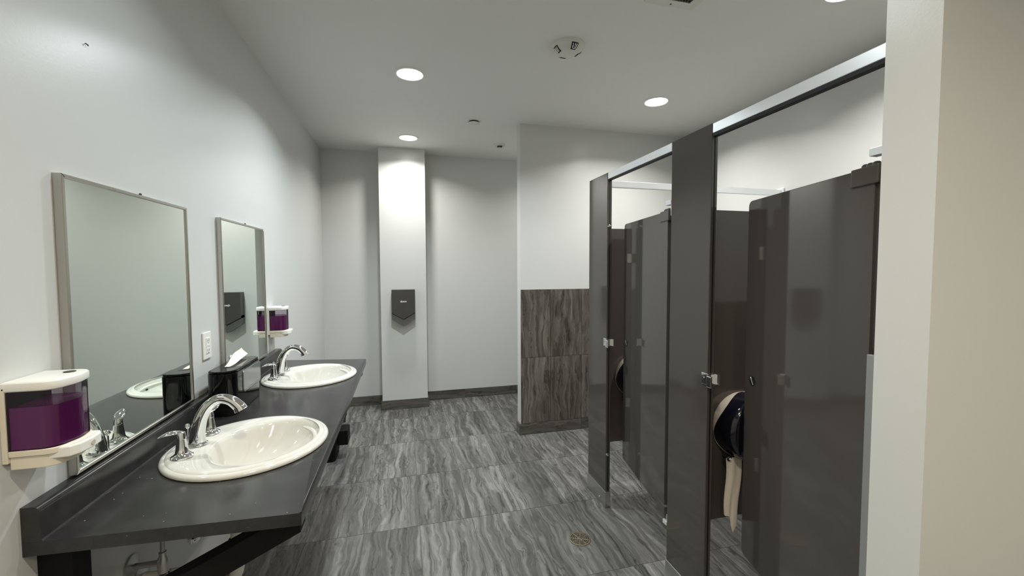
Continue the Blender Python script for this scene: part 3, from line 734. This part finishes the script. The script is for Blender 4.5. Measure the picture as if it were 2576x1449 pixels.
b = bm_box(bx1 - 0.002, bx1 + 0.007, by0 + 0.102, by1 - 0.034, 0.960, 0.968, 0.003, 2); link('window_lip', mesh(b), 'greyplastic', t)
lathe('logo_badge', [(0.008, bz1 + 0.0001), (0.008, bz1 + 0.0008)], (bx1 - 0.018, by1 - 0.055, 0), 'greyplastic', t, n=16)
# towel sticking out
tw = thing('paper_towel', (-0.736, 2.08, bz1), 'white folded paper towel sticking out of the black towel box', 'paper towel')
b = bmesh.new(); V = []
for j in range(13):
    f = j / 12; row = []
    for i in range(9):
        u = i / 8
        yy = 2.010 + 0.225 * f
        h = 0.004 + 0.034 * math.sin(min(f * 1.15, 1) * PI * 0.62) * (1 - 0.25 * u) + 0.006 * max(0, f - 0.7) / 0.3
        x = -0.742 + 0.040 * (u - 0.5) * (0.25 + math.sin(PI * min(f * 1.05, 1))) + 0.010 * math.sin(5 * f + 2 * u)
        z = bz1 + 0.0012 + h * (0.35 + 0.65 * (1 - u)) * (0.2 + 0.8 * f)
        row.append(b.verts.new((x, yy, z)))
    V.append(row)
for j in range(12):
    for i in range(8): b.faces.new((V[j][i], V[j][i + 1], V[j + 1][i + 1], V[j + 1][i]))
ret = bmesh.ops.extrude_face_region(b, geom=b.faces[:])
for v in ret['geom']:
    if isinstance(v, bmesh.types.BMVert): v.co.z += 0.0008
link('towel_sheet', mesh(b, 60), 'paper', tw)

# ------------------------------------------------------------------ hand dryer on the column
dcx, dw, zt, zs, zb = -0.012, 0.117, 1.272, 0.966, 0.890
t = thing('hand_dryer', (dcx, YC, zb), 'dark grey wall hand dryer with pointed bottom on the column', 'hand dryer')
yo = YC - 0.0005
def dryer_solid(z_top, z_side, z_tip, yb, y_edge, y_mid):
    b = bmesh.new(); P = [(-dw, z_top), (0, z_top), (dw, z_top), (dw, z_side), (0, z_tip), (-dw, z_side)]
    A = [b.verts.new((dcx + p[0], yb, p[1])) for p in P]
    B = [b.verts.new((dcx + p[0], y_mid if p[0] == 0 else y_edge, p[1])) for p in P]
    b.faces.new(A); b.faces.new((B[0], B[1], B[4], B[5])); b.faces.new((B[1], B[2], B[3], B[4]))
    for i in range(6): b.faces.new((A[i], A[(i + 1) % 6], B[(i + 1) % 6], B[i]))
    bmesh.ops.recalc_face_normals(b, faces=b.faces[:])
    return b
link('body', mesh(dryer_solid(zt, 1.034, 0.968, yo, YC - 0.093, YC - 0.100)), 'dryer', t)
link('air_slot', mesh(dryer_solid(1.052, 1.027, 0.961, yo - 0.0002, YC - 0.0875, YC - 0.0935)), 'dark', t)
link('lower_body', mesh(dryer_solid(1.050, zs, zb, yo - 0.0004, YC - 0.086, YC - 0.092)), 'dryer2', t)
fc = bpy.data.curves.new('lettering', 'FONT'); fc.body = 'dyson'; fc.size = 0.027; fc.align_x = 'CENTER'; fc.extrude = 0.0006; fc.offset = 0.0006
fo = bpy.data.objects.new('lettering', fc); COL.objects.link(fo)
dg = bpy.context.evaluated_depsgraph_get()
lm = bpy.data.meshes.new_from_object(fo.evaluated_get(dg)); bpy.data.objects.remove(fo)
for v in lm.vertices:
    x_, y_, z_ = v.co
    v.co = (dcx + x_, YC - 0.1012 - z_ + abs(x_) * 0.055, 1.144 + y_)
lm.materials.clear()
lo = link('logo_lettering', lm, 'white', t); lo['label'] = 'white lower-case logo lettering'

# ------------------------------------------------------------------ floor drain
c = (0.913, 2.066, 0.0)
t = thing('floor_drain', c, 'round tarnished brass floor drain in the tiled floor', 'drain')
lathe('drain_ring', [(0.060, 0.0003), (0.060, 0.003), (0.050, 0.0035), (0.049, 0.0015)], c, 'brass', t, n=40, caps=(True, False))
lathe('drain_well', [(0.0495, 0.0008), (0.0495, 0.0014)], c, 'dark', t, n=40)
for r_ in (0.043, 0.034, 0.025, 0.016):
    lathe('grate_ring', [(r_ + 0.0022, 0.0014), (r_ + 0.0022, 0.003), (r_ - 0.0022, 0.003), (r_ - 0.0022, 0.0014)], c, 'brass', t, n=36, caps=(False, False))
lathe('grate_hub', [(0.007, 0.0014), (0.007, 0.0032), (0.003, 0.0034)], c, 'brass', t, n=16)
for k in range(4):
    a = math.radians(20 + 45 * k); v = Vector((math.cos(a), math.sin(a), 0)) * 0.049
    tube('grate_spoke', [Vector(c) - v + Vector((0, 0, 0.0022)), Vector(c) + Vector((0, 0, 0.0022)), Vector(c) + v + Vector((0, 0, 0.0022))], 0.0022, 'brass', t, n=6, flat=0.4, ref=Vector((-math.sin(a), math.cos(a), 0)))

# ------------------------------------------------------------------ bin beyond the counter
t = thing('waste_bin', (-0.66, 3.50, 0), 'small black waste bin on the floor beyond the far end of the counter', 'bin')
b = bmesh.new()
link('bin_body', mesh(bm_loft([[(x, y, z) for x, y in rr(-0.80 + i, -0.525 - i, 3.385 + i, 3.63 - i, 0.03)] for z, i in ((0.001, 0.012), (0.10, 0.004), (0.12, 0.0), (0.235, -0.002))]), 40), 'black', t)
box('pedal_box', -0.5225, -0.446, 3.42, 3.56, 0.115, 0.232, 'black', t, bevel=0.006)
box('pedal_rib', -0.4475, -0.4445, 3.44, 3.54, 0.150, 0.156, 'bin_dark', t)
prism('raised_lid', [(-0.80, 0.236), (-0.482, 0.236), (-0.482, 0.40), (-0.80, 0.40)], 1, 3.585, 3.605, 'bin_dark', t, bevel=0.003)

# small screw left in the left wall, high up
t = thing('wall_screw', (XL, 1.416, 2.10), 'tiny grey screw left in the left wall high above the nearest mirror', 'screw')
tube('screw_shank', [(XL + 0.0005, 1.416, 2.104), (XL + 0.005, 1.416, 2.100)], 0.0014, 'slot', t, n=8)
lathe('screw_head', [(0.0022, 0.0048), (0.0026, 0.006), (0.001, 0.007)], (XL, 1.416, 2.0995), 'slot', t, axis='x', n=12)
